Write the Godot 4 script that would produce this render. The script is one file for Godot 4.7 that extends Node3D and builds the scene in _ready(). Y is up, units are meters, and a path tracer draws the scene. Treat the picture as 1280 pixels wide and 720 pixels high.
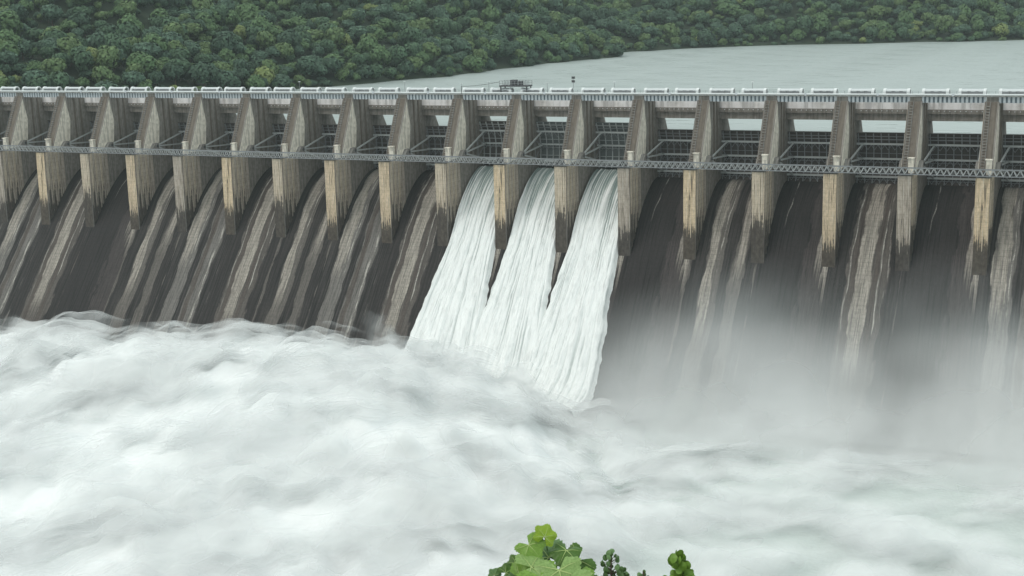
extends Node3D
# A gravity dam with radial gates, three of them raised, seen from the hillside downstream.
# x runs along the dam, y up (0 = top of the deck slab), z downstream. Units: metres.

const PITCH := 22.86          # from pier to pier
const HALF := 2.1             # half the width of a pier
const FIRST := -9             # pier numbers in the frame
const LAST := 11
const OPEN_BAYS := [1, 2, 3]
const RES_Y := -14.5          # reservoir level
const RIVER_Y := -96.0
const CAM := Vector3(256.6, 37.0, 472.0)

var M := {}
var used := {}
var rng := RandomNumberGenerator.new()
var cam: Camera3D

# ------------------------------------------------------------------ helpers
func lin(r: float, g: float, b: float) -> Color:
	return Color(r, g, b).linear_to_srgb()

func mat(called: String, r: float, g: float, b: float, rough := 0.85, metal := 0.0) -> StandardMaterial3D:
	var m := StandardMaterial3D.new()
	m.resource_name = called
	m.albedo_color = lin(r, g, b)
	m.roughness = rough
	m.metallic = metal
	m.metallic_specular = 0.35
	m.cull_mode = BaseMaterial3D.CULL_DISABLED
	M[called] = m
	return m

func numbered(called: String) -> String:
	if not used.has(called):
		used[called] = 0
		return called
	used[called] += 1
	return "%s_%03d" % [called, used[called]]

func tag(o: Node, label: String, category := "", group := "", kind := "") -> void:
	if label: o.set_meta("label", label)
	if category: o.set_meta("category", category)
	if group: o.set_meta("group", group)
	if kind: o.set_meta("kind", kind)

func thing(called: String, at := Vector3.ZERO) -> Node3D:
	var o := Node3D.new()
	o.name = numbered(called)
	add_child(o)
	o.position = at
	return o

func copy(o: Node3D, called: String) -> Node3D:
	var c: Node3D = o.duplicate()
	c.name = numbered(called)
	add_child(c)
	return c

func start() -> SurfaceTool:
	var st := SurfaceTool.new()
	st.begin(Mesh.PRIMITIVE_TRIANGLES)
	return st

func tri(st: SurfaceTool, a: Vector3, b: Vector3, c: Vector3) -> void:
	var n := (c - a).cross(b - a).normalized()
	for p in [a, b, c]:
		st.set_normal(n)
		st.add_vertex(p)

func quad(st: SurfaceTool, a: Vector3, b: Vector3, c: Vector3, d: Vector3) -> void:
	tri(st, a, b, c)
	tri(st, a, c, d)

func box(st: SurfaceTool, lo: Vector3, hi: Vector3) -> void:
	var v := []
	for k in 8:
		v.append(Vector3(hi.x if k & 1 else lo.x, hi.y if k & 2 else lo.y, hi.z if k & 4 else lo.z))
	quad(st, v[4], v[6], v[7], v[5])
	quad(st, v[1], v[3], v[2], v[0])
	quad(st, v[5], v[7], v[3], v[1])
	quad(st, v[0], v[2], v[6], v[4])
	quad(st, v[6], v[2], v[3], v[7])
	quad(st, v[0], v[4], v[5], v[1])

# a bar of rectangular section between two points
func bar(st: SurfaceTool, a: Vector3, b: Vector3, w: float, h: float) -> void:
	var d := (b - a).normalized()
	var s := d.cross(Vector3.UP)
	if s.length() < 0.01: s = Vector3.RIGHT
	s = s.normalized() * w * 0.5
	var u := s.cross(d).normalized() * h * 0.5
	var A := [a - s - u, a + s - u, a + s + u, a - s + u]
	var B := [b - s - u, b + s - u, b + s + u, b - s + u]
	for k in 4:
		var j := (k + 1) % 4
		quad(st, A[k], B[k], B[j], A[j])
	quad(st, A[3], A[2], A[1], A[0])
	quad(st, B[0], B[1], B[2], B[3])

func tube(st: SurfaceTool, a: Vector3, b: Vector3, ra: float, rb: float, n := 8) -> void:
	var d := (b - a).normalized()
	var s := d.cross(Vector3.UP if abs(d.y) < 0.95 else Vector3.RIGHT).normalized()
	var u := s.cross(d).normalized()
	for k in n:
		var t0 := TAU * k / n
		var t1 := TAU * (k + 1) / n
		var e0 := s * cos(t0) + u * sin(t0)
		var e1 := s * cos(t1) + u * sin(t1)
		quad(st, a + e0 * ra, b + e0 * rb, b + e1 * rb, a + e1 * ra)
		tri(st, a, a + e0 * ra, a + e1 * ra)
		tri(st, b, b + e1 * rb, b + e0 * rb)

# polygon of (z, y) points swept along x, with ends
func prism(st: SurfaceTool, poly: PackedVector2Array, x0: float, x1: float, ends := true) -> void:
	for k in poly.size():
		var p := poly[k]
		var q := poly[(k + 1) % poly.size()]
		quad(st, Vector3(x0, p.y, p.x), Vector3(x0, q.y, q.x), Vector3(x1, q.y, q.x), Vector3(x1, p.y, p.x))
	if ends:
		var idx := Geometry2D.triangulate_polygon(poly)
		for k in range(0, idx.size(), 3):
			var a := poly[idx[k]]
			var b := poly[idx[k + 1]]
			var c := poly[idx[k + 2]]
			tri(st, Vector3(x1, a.y, a.x), Vector3(x1, b.y, b.x), Vector3(x1, c.y, c.x))
			tri(st, Vector3(x0, a.y, a.x), Vector3(x0, c.y, c.x), Vector3(x0, b.y, b.x))

# corners run clockwise seen from the front, from the texture's top left
func uv_quad(st: SurfaceTool, p: Array, uv: Rect2) -> void:
	var n: Vector3 = ((p[2] - p[0]) as Vector3).cross(p[1] - p[0]).normalized()
	var t := [uv.position, uv.position + Vector2(uv.size.x, 0), uv.end, uv.position + Vector2(0, uv.size.y)]
	for k in [0, 1, 2, 0, 2, 3]:
		st.set_normal(n)
		st.set_uv(t[k])
		st.add_vertex(p[k])

func put(st: SurfaceTool, called: String, m: Material, parent: Node) -> MeshInstance3D:
	var o := MeshInstance3D.new()
	o.mesh = st.commit()
	o.material_override = m
	o.name = numbered(called) if parent == self else called
	parent.add_child(o, true)
	return o

# a grid of points as one smooth sheet
func sheet(pos: PackedVector3Array, nu: int, nv: int, uvs := PackedVector2Array(), cols := PackedColorArray()) -> ArrayMesh:
	var nor := PackedVector3Array()
	nor.resize(pos.size())
	for j in nv:
		for i in nu:
			var a := pos[j * nu + mini(i + 1, nu - 1)] - pos[j * nu + maxi(i - 1, 0)]
			var b := pos[mini(j + 1, nv - 1) * nu + i] - pos[maxi(j - 1, 0) * nu + i]
			var n := b.cross(a).normalized()
			nor[j * nu + i] = n
	var idx := PackedInt32Array()
	idx.resize((nu - 1) * (nv - 1) * 6)
	var w := 0
	for j in nv - 1:
		for i in nu - 1:
			var k := j * nu + i
			for q in [k, k + 1, k + nu, k + 1, k + nu + 1, k + nu]:
				idx[w] = q
				w += 1
	var arr := []
	arr.resize(Mesh.ARRAY_MAX)
	arr[Mesh.ARRAY_VERTEX] = pos
	arr[Mesh.ARRAY_NORMAL] = nor
	arr[Mesh.ARRAY_INDEX] = idx
	if uvs.size(): arr[Mesh.ARRAY_TEX_UV] = uvs
	if cols.size(): arr[Mesh.ARRAY_COLOR] = cols
	var am := ArrayMesh.new()
	am.add_surface_from_arrays(Mesh.PRIMITIVE_TRIANGLES, arr)
	return am

func noise(seed_: int, freq: float, octaves := 3) -> FastNoiseLite:
	var n := FastNoiseLite.new()
	n.seed = seed_
	n.noise_type = FastNoiseLite.TYPE_SIMPLEX_SMOOTH
	n.frequency = freq
	n.fractal_octaves = octaves
	return n

func tex(img: Image) -> ImageTexture:
	img.generate_mipmaps()
	return ImageTexture.create_from_image(img)

# ------------------------------------------------------------------ textures
# concrete with vertical run-off streaks; mean tone about 1, multiplied with the material's colour
func concrete_image(seed_: int, size: int, streak: float, mottle: float, lift_px: float) -> Image:
	var img := Image.create(size, size, false, Image.FORMAT_RGB8)
	var a := noise(seed_, 0.05, 3)
	var b := noise(seed_ + 1, 0.02, 4)
	var c := noise(seed_ + 2, 0.25, 2)
	for y in size:
		for x in size:
			# tiles by blending towards the opposite edge
			var tx := float(x) / size
			var ty := float(y) / size
			var n1 := lerpf(a.get_noise_2d(x, y * 0.05), a.get_noise_2d(x - size, y * 0.05), smoothstep(0.8, 1.0, tx))
			var n2 := lerpf(b.get_noise_2d(x, y), b.get_noise_2d(x - size, y), smoothstep(0.8, 1.0, tx))
			n2 = lerpf(n2, b.get_noise_2d(x, y - size), smoothstep(0.8, 1.0, ty))
			var n3 := c.get_noise_2d(x, y * 0.6)
			var k := 0.88 + n2 * mottle + n3 * 0.06
			k -= smoothstep(0.05, 0.45, n1) * streak * (0.55 + 0.6 * n2)
			k += smoothstep(0.1, 0.5, -n1) * streak * 0.35
			if lift_px > 0.0 and fmod(y, lift_px) < 1.0:
				k -= 0.10
			k = clampf(k, 0.16, 1.0)
			img.set_pixel(x, y, Color(k, k * (0.985 + 0.02 * n2), k * (0.96 + 0.05 * n2)).linear_to_srgb())
	return img

# a dry spillway face: pale concrete courses between black and brown run-off stains.
# stripes: [centre, half width, kind, from, to]; kind 0 black, 1 brown, 2 white crust, 3 bare concrete
func stain_image(seed_: int, ground: Vector3, stripes: Array) -> Image:
	var w := 320
	var h := 900
	var img := Image.create(w, h, false, Image.FORMAT_RGB8)
	var warp := noise(seed_, 0.006, 2)
	var fine := noise(seed_ + 3, 0.06, 3)
	var blot := noise(seed_ + 5, 0.03, 4)
	var grain := noise(seed_ + 7, 0.3, 2)
	var tones := [Vector3(0.026, 0.023, 0.023), Vector3(0.085, 0.07, 0.062), Vector3(0.44, 0.42, 0.38), Vector3(0.34, 0.31, 0.27)]
	for y in h:
		var v := float(y) / h
		for x in w:
			var u := float(x) / w + warp.get_noise_2d(x * 1.5, y * 0.8) * 0.035
			var f := fine.get_noise_2d(x * 1.6, y * 0.05)
			var g := grain.get_noise_2d(x, y)
			var bl := blot.get_noise_2d(x, y * 0.35)
			var c := ground * (1.0 + 0.55 * f)
			for s in stripes:
				var half: float = s[1] * (1.0 + 0.35 * bl)
				var edge: float = clampf((half - absf(u - s[0])) / 0.012, 0.0, 1.0)
				var along: float = smoothstep(s[3] - 0.05, s[3] + 0.03, v + f * 0.05) * (1.0 - smoothstep(s[4] - 0.1, s[4] + 0.05, v + f * 0.12))
				var k: float = edge * along
				if s[2] == 2: k *= smoothstep(-0.35, 0.25, bl + f * 0.5 + g * 0.6)
				elif s[2] == 3: k *= clampf(0.86 + f * 0.9, 0.0, 1.0)
				else: k *= clampf(0.92 + f * 0.5, 0.0, 1.0)
				if k > 0.0:
					var t: Vector3 = tones[s[2]]
					if s[2] == 3:
						t *= 1.0 + 0.30 * bl + 0.16 * g
						if y % 15 < 1: t *= 0.66 + 0.3 * bl
					c = c.lerp(t, k)
			c *= 1.0 + 0.10 * g
			if y % 22 < 1: c *= 0.78
			c *= 1.0 + 0.45 * fine.get_noise_2d(x * 4.0 + 300.0, y * 0.12) + 0.22 * blot.get_noise_2d(x * 2.0, y * 2.0)
			# narrow dark run-off lines
			c *= 1.0 - 0.55 * smoothstep(0.28, 0.5, f)
			img.set_pixel(x, y, lin(clampf(c.x, 0.012, 0.7), clampf(c.y, 0.012, 0.7), clampf(c.z, 0.012, 0.7)))
	return img

# face of a pier nose: tan courses, black drips, a ragged wet-stained foot
func nose_image(seed_: int, tint: Vector3, foot: float) -> Image:
	var w := 96
	var h := 512
	var img := Image.create(w, h, false, Image.FORMAT_RGB8)
	var drip := noise(seed_, 0.09, 3)
	var blot := noise(seed_ + 1, 0.03, 4)
	var grain := noise(seed_ + 2, 0.3, 2)
	for y in h:
		var v := float(y) / h
		for x in w:
			var f := drip.get_noise_2d(x, y * 0.04)
			var b := blot.get_noise_2d(x, y)
			var g := grain.get_noise_2d(x, y * 0.5)
			var c := tint * (1.0 + 0.35 * b + 0.12 * g)
			if y % 24 < 2: c *= 0.80
			c = c.lerp(Vector3(0.10, 0.085, 0.07), 0.85 * smoothstep(0.18, 0.5, f + 0.25 * b))
			c = c.lerp(Vector3(0.62, 0.58, 0.52), 0.4 * smoothstep(0.2, 0.5, -f))
			var wet := smoothstep(foot - 0.04, foot + 0.05, v + f * 0.16 + b * 0.08)
			c = c.lerp(Vector3(0.052, 0.045, 0.042) * (1.0 + 0.6 * b + 0.5 * f), wet * 0.92)
			img.set_pixel(x, y, lin(clampf(c.x, 0.02, 0.8), clampf(c.y, 0.02, 0.8), clampf(c.z, 0.02, 0.8)))
	return img

func materials() -> void:
	var streaky := tex(concrete_image(11, 384, 0.46, 0.34, 0.0))
	var coursed := tex(concrete_image(31, 384, 0.30, 0.26, 32.0))
	for d in [["concrete", 0.29, 0.27, 0.25, streaky, 0.055], ["pale_concrete", 0.86, 0.81, 0.72, streaky, 0.05], ["brown_concrete", 0.18, 0.155, 0.132, streaky, 0.07],
			["tan_concrete", 0.60, 0.485, 0.37, coursed, 0.06], ["grey_tan_concrete", 0.46, 0.395, 0.33, coursed, 0.07], ["grey_concrete", 0.27, 0.26, 0.25, streaky, 0.06],
			["deck_concrete", 0.55, 0.55, 0.55, streaky, 0.05], ["white_concrete", 0.95, 0.93, 0.95, streaky, 0.02]]:
		var m := mat(d[0], d[1], d[2], d[3], 0.92)
		m.albedo_texture = d[4]
		m.uv1_triplanar = true
		m.uv1_world_triplanar = true
		m.uv1_scale = Vector3.ONE * d[5]
	for k in 4:
		var m := mat("nose_stain_%d" % k, 1, 1, 1, 0.92)
		m.albedo_texture = tex(nose_image(900 + 7 * k, [Vector3(0.58, 0.46, 0.325), Vector3(0.52, 0.435, 0.335), Vector3(0.62, 0.485, 0.33), Vector3(0.40, 0.345, 0.29)][k], [0.70, 0.48, 0.60, 0.64][k]))
	mat("gate_skin", 0.075, 0.064, 0.06, 0.7)
	mat("gate_skin_grey", 0.13, 0.145, 0.145, 0.7)
	mat("steel_paint", 0.46, 0.48, 0.48, 0.55)
	mat("steel_grey", 0.24, 0.25, 0.26, 0.6)
	mat("steel_dark", 0.07, 0.07, 0.075, 0.6)
	mat("white_paint", 0.74, 0.77, 0.77, 0.5)
	mat("hood_paint", 0.60, 0.63, 0.64, 0.6)
	mat("slat_paint", 0.60, 0.63, 0.66, 0.7)
	mat("blue_grey", 0.17, 0.21, 0.24, 0.7)
	mat("window_glass", 0.05, 0.06, 0.07, 0.15)
	mat("asphalt", 0.06, 0.06, 0.06, 0.9)
	var stripes := [
		# beside the raised gates: black wash, white crust line, broad bare band with courses, two thin crusts
		[[0.10, 0.16, 0, 0.0, 1.2], [0.30, 0.012, 2, 0.06, 0.80], [0.36, 0.05, 1, 0.0, 1.1], [0.50, 0.11, 3, 0.02, 0.86], [0.66, 0.04, 1, 0.0, 1.0], [0.72, 0.013, 2, 0.16, 0.72], [0.80, 0.011, 2, 0.26, 0.62], [0.90, 0.10, 0, 0.10, 1.2]],
		# next dry bay: pale at one side, green-grey crust at the other
		[[0.06, 0.12, 0, 0.0, 1.2], [0.26, 0.10, 3, 0.05, 0.60], [0.40, 0.014, 2, 0.04, 0.66], [0.50, 0.06, 0, 0.0, 1.2], [0.62, 0.05, 1, 0.0, 1.0], [0.80, 0.018, 2, 0.42, 0.95], [0.92, 0.08, 0, 0.0, 1.2]],
		# wet bay beyond the last chute: almost all dark with bare patches at one side
		[[0.30, 0.36, 0, 0.0, 1.3], [0.30, 0.010, 2, 0.02, 0.30], [0.86, 0.05, 3, 0.10, 0.46], [0.97, 0.05, 3, 0.22, 0.55], [0.92, 0.012, 2, 0.1, 0.4]],
		[[0.14, 0.12, 0, 0.0, 1.2], [0.33, 0.07, 3, 0.05, 0.75], [0.45, 0.012, 2, 0.05, 0.55], [0.58, 0.08, 0, 0.0, 1.2], [0.74, 0.06, 3, 0.1, 0.5], [0.90, 0.09, 0, 0.1, 1.2]],
	]
	var grounds := [Vector3(0.10, 0.088, 0.08), Vector3(0.15, 0.14, 0.13), Vector3(0.055, 0.047, 0.046), Vector3(0.12, 0.108, 0.098)]
	for k in 4:
		var m := mat("spillway_%d" % k, 1, 1, 1, 0.8)
		m.albedo_texture = tex(stain_image(100 + 13 * k, grounds[k], stripes[k]))
	var wn := NoiseTexture2D.new()
	wn.width = 512; wn.height = 512; wn.seamless = true; wn.as_normal_map = true; wn.bump_strength = 3.0
	wn.noise = noise(77, 0.02, 4)
	var lake := mat("lake_water", 0.36, 0.41, 0.40, 0.3)
	lake.metallic_specular = 0.5
	lake.normal_enabled = true; lake.normal_texture = wn; lake.normal_scale = 0.6
	lake.uv1_triplanar = true; lake.uv1_world_triplanar = true; lake.uv1_scale = Vector3(0.004, 0.03, 0.02)
	var rn := NoiseTexture2D.new()
	rn.width = 512; rn.height = 512; rn.seamless = true
	rn.noise = noise(79, 0.012, 4)
	var rr := Gradient.new()
	rr.set_color(0, Color(0.45, 0.45, 0.45)); rr.set_color(1, Color(1, 1, 1))
	rn.color_ramp = rr
	lake.roughness = 0.5
	lake.roughness_texture = rn
	var river := mat("river_water", 0.55, 0.60, 0.58, 0.7)
	river.normal_enabled = true; river.normal_texture = wn; river.normal_scale = 0.8
	river.uv1_triplanar = true; river.uv1_world_triplanar = true; river.uv1_scale = Vector3.ONE * 0.05
	var wat := mat("chute_water", 1, 1, 1, 0.55)
	wat.vertex_color_use_as_albedo = true
	mat("foam", 0.86, 0.88, 0.88, 0.95)
	var veil := mat("spray_veil", 0.86, 0.88, 0.88, 0.95)
	veil.backlight = Color(0.5, 0.5, 0.5)
	veil.vertex_color_use_as_albedo = true
	veil.transparency = BaseMaterial3D.TRANSPARENCY_ALPHA
	var hill := mat("hill_soil", 0.035, 0.05, 0.032, 0.95)
	hill.vertex_color_use_as_albedo = false
	mat("bark", 0.09, 0.07, 0.055, 0.9)
	var leaf := mat("tree_leaf", 1, 1, 1, 0.8)
	leaf.vertex_color_use_as_albedo = true
	mat("near_soil", 0.07, 0.06, 0.04, 0.95)

# ------------------------------------------------------------------ the dam's section
func ogee(z: float) -> float:
	if z <= 0.0: return -30.0 - z * z * 0.035
	if z <= 24.2: return -30.0 - pow(z, 1.85) / 22.2
	var y := -46.35 - (z - 24.2) * 1.25
	if z > 56.0:
		var t := (z - 56.0) / 24.0           # the bucket
		y = lerpf(-86.1 - 8.2 * (1.0 - pow(1.0 - minf(t * 1.4, 1.0), 2.2)), -94.0, smoothstep(0.6, 1.0, t))
	return y

func profile(z0: float, z1: float, n: int) -> PackedVector2Array:
	var p := PackedVector2Array()
	for k in n + 1:
		var z := lerpf(z0, z1, float(k) / n)
		p.append(Vector2(z, ogee(z)))
	return p

func build_spillway_face(bay: int, dam: Node3D) -> void:
	var sec := profile(-11.0, 80.0, 90)
	var run := 0.0
	var pos := PackedVector3Array()
	var uv := PackedVector2Array()
	var full := 0.0
	for k in sec.size() - 1: full += sec[k].distance_to(sec[k + 1])
	var cols := 9
	for k in sec.size():
		if k: run += sec[k].distance_to(sec[k - 1])
		for c in cols:
			pos.append(Vector3(bay * PITCH + PITCH * c / (cols - 1.0), sec[k].y, sec[k].x))
			uv.append(Vector2(c / (cols - 1.0), clampf((run - 11.0) / (full - 30.0), 0.0, 1.0)))
	var o := MeshInstance3D.new()
	o.mesh = sheet(pos, cols, sec.size(), uv)
	var kind: int = {0: 0, -1: 1, -2: 3, -3: 0, -4: 1, -5: 3, -6: 2, -7: 0, -8: 1, -9: 3, 4: 2, 5: 3, 6: 2, 7: 0, 8: 2, 9: 1, 10: 2}.get(bay, 2)
	o.material_override = M["spillway_%d" % kind]
	o.name = "spillway_face"
	dam.add_child(o, true)
	# body behind the face: upstream wall and toe
	var st := start()
	var x0 := bay * PITCH
	var x1 := x0 + PITCH
	quad(st, Vector3(x0, -34.2, -11), Vector3(x0, -130, -11), Vector3(x1, -130, -11), Vector3(x1, -34.2, -11))
	put(st, "upstream_wall", M.grey_concrete, dam)
	st = start()
	quad(st, Vector3(x0, -94, 80), Vector3(x1, -94, 80), Vector3(x1, -120, 81), Vector3(x0, -120, 81))
	put(st, "bucket_lip", M.grey_concrete, dam)

func build_pier() -> Node3D:
	var r := Node3D.new()
	r.name = "pier"
	# upper shaft: battered downstream edge, lower shoulder upstream
	var st := start()
	prism(st, PackedVector2Array([Vector2(13.7, -2.1), Vector2(23.9, -22.6), Vector2(23.9, -55), Vector2(-14, -55), Vector2(-12, -16.5), Vector2(-7.5, -9.4), Vector2(1.5, -9.4), Vector2(1.5, -2.1)]), -HALF, HALF)
	put(st, "shaft", M.concrete, r)
	# brown weathered front of the batter
	st = start()
	var nrm := Vector2(20.5, 10.2).normalized() * 0.12
	prism(st, PackedVector2Array([Vector2(13.7, -2.2) + nrm, Vector2(23.7, -22.3) + nrm, Vector2(23.7, -22.3), Vector2(13.7, -2.2)]), -HALF + 0.05, HALF - 0.5)
	put(st, "front_facing", M.brown_concrete, r)
	# pale rendered cheek beside it, tapering upwards
	st = start()
	for x in [HALF, -HALF]:
		var s := signf(x)
		var x0 := minf(x, x + s * 0.1)
		prism(st, PackedVector2Array([Vector2(13.9, -3.2), Vector2(23.6, -22.6), Vector2(13.5, -22.6), Vector2(12.0, -12.0)]), x0, x0 + 0.1)
	put(st, "pale_cheek", M.pale_concrete, r)
	# side ribs under the deck
	st = start()
	for x in [-1, 1]:
		for zz in [5.0, 8.6]:
			box(st, Vector3(x * (HALF + 0.13) - 0.13, -23, zz), Vector3(x * (HALF + 0.13) + 0.13, -3.0, zz + 0.7))
	put(st, "side_rib", M.brown_concrete, r)
	# lower nose, stepping out to carry the walkway
	st = start()
	prism(st, PackedVector2Array([Vector2(24.0, -23.2), Vector2(28.75, -23.2), Vector2(29.0, -23.6), Vector2(29.5, -56), Vector2(24.0, -56)]), -HALF - 0.004, HALF + 0.004)
	put(st, "nose", M.grey_concrete, r)
	st = start()
	uv_quad(st, [Vector3(-HALF, -23.5, 29.03), Vector3(HALF, -23.5, 29.03), Vector3(HALF, -55.0, 29.53), Vector3(-HALF, -55.0, 29.53)], Rect2(0, 0, 1, 1))
	put(st, "nose_facing", M.nose_stain_0, r)
	for s in [1.0, -1.0]:
		st = start()
		var xs: float = s * (HALF + 0.03)
		var za := 29.0 if s > 0.0 else 18.0
		var zb := 47.0 - za
		uv_quad(st, [Vector3(xs, -23.5, za), Vector3(xs, -23.5, zb), Vector3(xs, -55.0, zb), Vector3(xs, -55.0, za)], Rect2(0.3, 0, 2, 1))
		put(st, "nose_cheek", M.nose_stain_3, r)
	for zz in [27.2, 24.6, 21.6]:
		st = start()
		var xo := HALF + 0.3
		uv_quad(st, [Vector3(xo, -23.4, zz + 0.9), Vector3(xo, -23.4, zz), Vector3(xo, -50.0, zz), Vector3(xo, -50.0, zz + 0.9)], Rect2(zz, 0, 0.3, 0.85))
		uv_quad(st, [Vector3(HALF, -23.4, zz + 0.9), Vector3(xo, -23.4, zz + 0.9), Vector3(xo, -50.0, zz + 0.9), Vector3(HALF, -50.0, zz + 0.9)], Rect2(zz + 0.3, 0, 0.1, 0.85))
		uv_quad(st, [Vector3(xo, -23.4, zz), Vector3(HALF, -23.4, zz), Vector3(HALF, -50.0, zz), Vector3(xo, -50.0, zz)], Rect2(zz + 0.5, 0, 0.1, 0.85))
		put(st, "nose_rib", M.nose_stain_1, r)
	# bearing pedestal between shaft and deck slab, with its dark gap
	st = start()
	box(st, Vector3(-1.7, -2.1, 9.4), Vector3(1.7, -0.62, 13.2))
	put(st, "pedestal", M.concrete, r)
	# trunnion blocks on both cheeks
	for s in [-1.0, 1.0]:
		st = start()
		var xi: float = s * (HALF + 0.1)
		var xo: float = s * (HALF + 1.5)
		prism(st, PackedVector2Array([Vector2(15.2, -20.2), Vector2(17.4, -20.2), Vector2(19.6, -22.4), Vector2(19.6, -23.6), Vector2(15.2, -23.6)]), minf(xi, xo), maxf(xi, xo))
		put(st, "trunnion_block", M.grey_concrete, r)
	# stair flight up the batter and a small service hut at its foot
	st = start()
	for k in 22:
		var t := (k + 0.5) / 22.0
		var z := lerpf(14.2, 23.4, t)
		var y := lerpf(-3.0, -21.6, t)
		box(st, Vector3(-1.5, y - 0.12, z - 0.1), Vector3(-0.4, y + 0.12, z + 0.42))
	put(st, "stair_steps", M.concrete, r).set_meta("kind", "stuff")
	st = start()
	for x in [-1.55, -0.35]:
		bar(st, Vector3(x, -2.0, 14.5), Vector3(x, -20.6, 23.9), 0.07, 0.07)
		for k in 8:
			var t := k / 7.0
			bar(st, Vector3(x, lerpf(-3.0, -21.6, t), lerpf(14.2, 23.5, t)), Vector3(x, lerpf(-2.0, -20.6, t), lerpf(14.5, 23.9, t)), 0.07, 0.07)
	put(st, "stair_rail", M.steel_grey, r)
	st = start()
	box(st, Vector3(0.2, -23.1, 23.95), Vector3(1.9, -18.6, 25.3))
	box(st, Vector3(0.0, -18.6, 23.9), Vector3(2.1, -18.3, 25.6))
	put(st, "hoist_hut", M.pale_concrete, r)
	st = start()
	box(st, Vector3(-2.0, -23.1, 25.9), Vector3(-0.6, -21.2, 27.3))
	box(st, Vector3(-0.3, -23.1, 26.2), Vector3(0.5, -21.9, 27.0))
	put(st, "pump_cabinet", M.steel_dark, r)
	return r

# ------------------------------------------------------------------ gate
const TRUN := Vector2(16.2, -21.3)   # z, y
func arc(r: float, deg: float) -> Vector2:
	var a := deg_to_rad(deg)
	return Vector2(TRUN.x - r * cos(a), TRUN.y + r * sin(a))

func build_gate(turn: float, skin: StandardMaterial3D, bars: StandardMaterial3D) -> Node3D:
	var g := thing("radial_gate")
	var x0 := HALF + 0.25
	var x1 := PITCH - HALF - 0.25
	var a0 := -30.0 + turn
	var a1 := 26.0 + turn
	var n := 16
	var st := start()
	for k in n:
		var p := arc(17.6, lerpf(a0, a1, float(k) / n))
		var q := arc(17.6, lerpf(a0, a1, float(k + 1) / n))
		var p2 := arc(17.45, lerpf(a0, a1, float(k) / n))
		var q2 := arc(17.45, lerpf(a0, a1, float(k + 1) / n))
		quad(st, Vector3(x0, p2.y, p2.x), Vector3(x1, p2.y, p2.x), Vector3(x1, q2.y, q2.x), Vector3(x0, q2.y, q2.x))
		quad(st, Vector3(x1, p.y, p.x), Vector3(x0, p.y, p.x), Vector3(x0, q.y, q.x), Vector3(x1, q.y, q.x))
	var e := arc(17.6, a1)
	box(st, Vector3(x0, e.y - 0.02, e.x - 0.02), Vector3(x1, e.y + 0.15, e.x + 0.35))
	put(st, "skin_plate", skin, g)
	for k in 8:
		st = start()
		var x := lerpf(x0 + 0.5, x1 - 0.5, k / 7.0)
		for j in 8:
			var p := arc(17.2, lerpf(a0, a1, j / 8.0))
			var q := arc(17.2, lerpf(a0, a1, (j + 1) / 8.0))
			bar(st, Vector3(x, p.y, p.x), Vector3(x, q.y, q.x), 0.26, 0.5)
		put(st, "rib", bars, g)
	for k in 6:
		var p := arc(17.05, lerpf(a0 + 4.0, a1 - 3.0, k / 5.0))
		st = start()
		bar(st, Vector3(x0, p.y, p.x), Vector3(x1, p.y, p.x), 0.24, 0.16)
		put(st, "stringer", bars, g)
	var ends := [14.5 + turn, -2.5 + turn, -23.0 + turn]
	for deg in ends:
		var p := arc(16.6, deg)
		st = start()
		box(st, Vector3(x0, p.y - 0.28, p.x - 0.5), Vector3(x1, p.y + 0.28, p.x + 0.5))
		put(st, "girder", M.steel_paint, g)
		# lacing under the girder
		st = start()
		for k in 8:
			var xa := lerpf(x0 + 0.4, x1 - 0.4, k / 8.0)
			var xb := lerpf(x0 + 0.4, x1 - 0.4, (k + 0.5) / 8.0)
			var xc := lerpf(x0 + 0.4, x1 - 0.4, (k + 1.0) / 8.0)
			bar(st, Vector3(xa, p.y - 0.3, p.x + 0.3), Vector3(xb, p.y - 1.9, p.x + 0.2), 0.14, 0.14)
			bar(st, Vector3(xb, p.y - 1.9, p.x + 0.2), Vector3(xc, p.y - 0.3, p.x + 0.3), 0.14, 0.14)
		put(st, "lacing", M.steel_grey, g)
	st = start()
	var rt := arc(16.9, 19.5 + turn)
	bar(st, Vector3(x0, rt.y, rt.x), Vector3(x1, rt.y, rt.x), 0.2, 0.22)
	put(st, "catwalk_rail", M.steel_grey, g)
	for s in [0, 1]:
		var xe: float = x0 + 2.0 if s == 0 else x1 - 2.0
		var xt: float = HALF + 0.9 if s == 0 else PITCH - HALF - 0.9
		var mids := []
		for deg in ends:
			var p := arc(16.2, deg)
			st = start()
			bar(st, Vector3(xt, TRUN.y, TRUN.x), Vector3(xe, p.y, p.x), 0.42, 0.5)
			put(st, "arm", M.steel_paint, g)
			mids.append(Vector3(lerpf(xt, xe, 0.62), lerpf(TRUN.y, p.y, 0.62), lerpf(TRUN.x, p.x, 0.62)))
			mids.append(Vector3(lerpf(xt, xe, 0.97), lerpf(TRUN.y, p.y, 0.97), lerpf(TRUN.x, p.x, 0.97)))
		st = start()
		for pr in [[0, 2], [2, 4], [0, 3], [3, 4]]:
			bar(st, mids[pr[0]], mids[pr[1]], 0.16, 0.16)
		put(st, "arm_brace", M.steel_grey, g)
		st = start()
		tube(st, Vector3(xt - 0.8, TRUN.y, TRUN.x), Vector3(xt + 0.8, TRUN.y, TRUN.x), 0.55, 0.55, 12)
		put(st, "trunnion", M.steel_dark, g)
	return g

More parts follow.
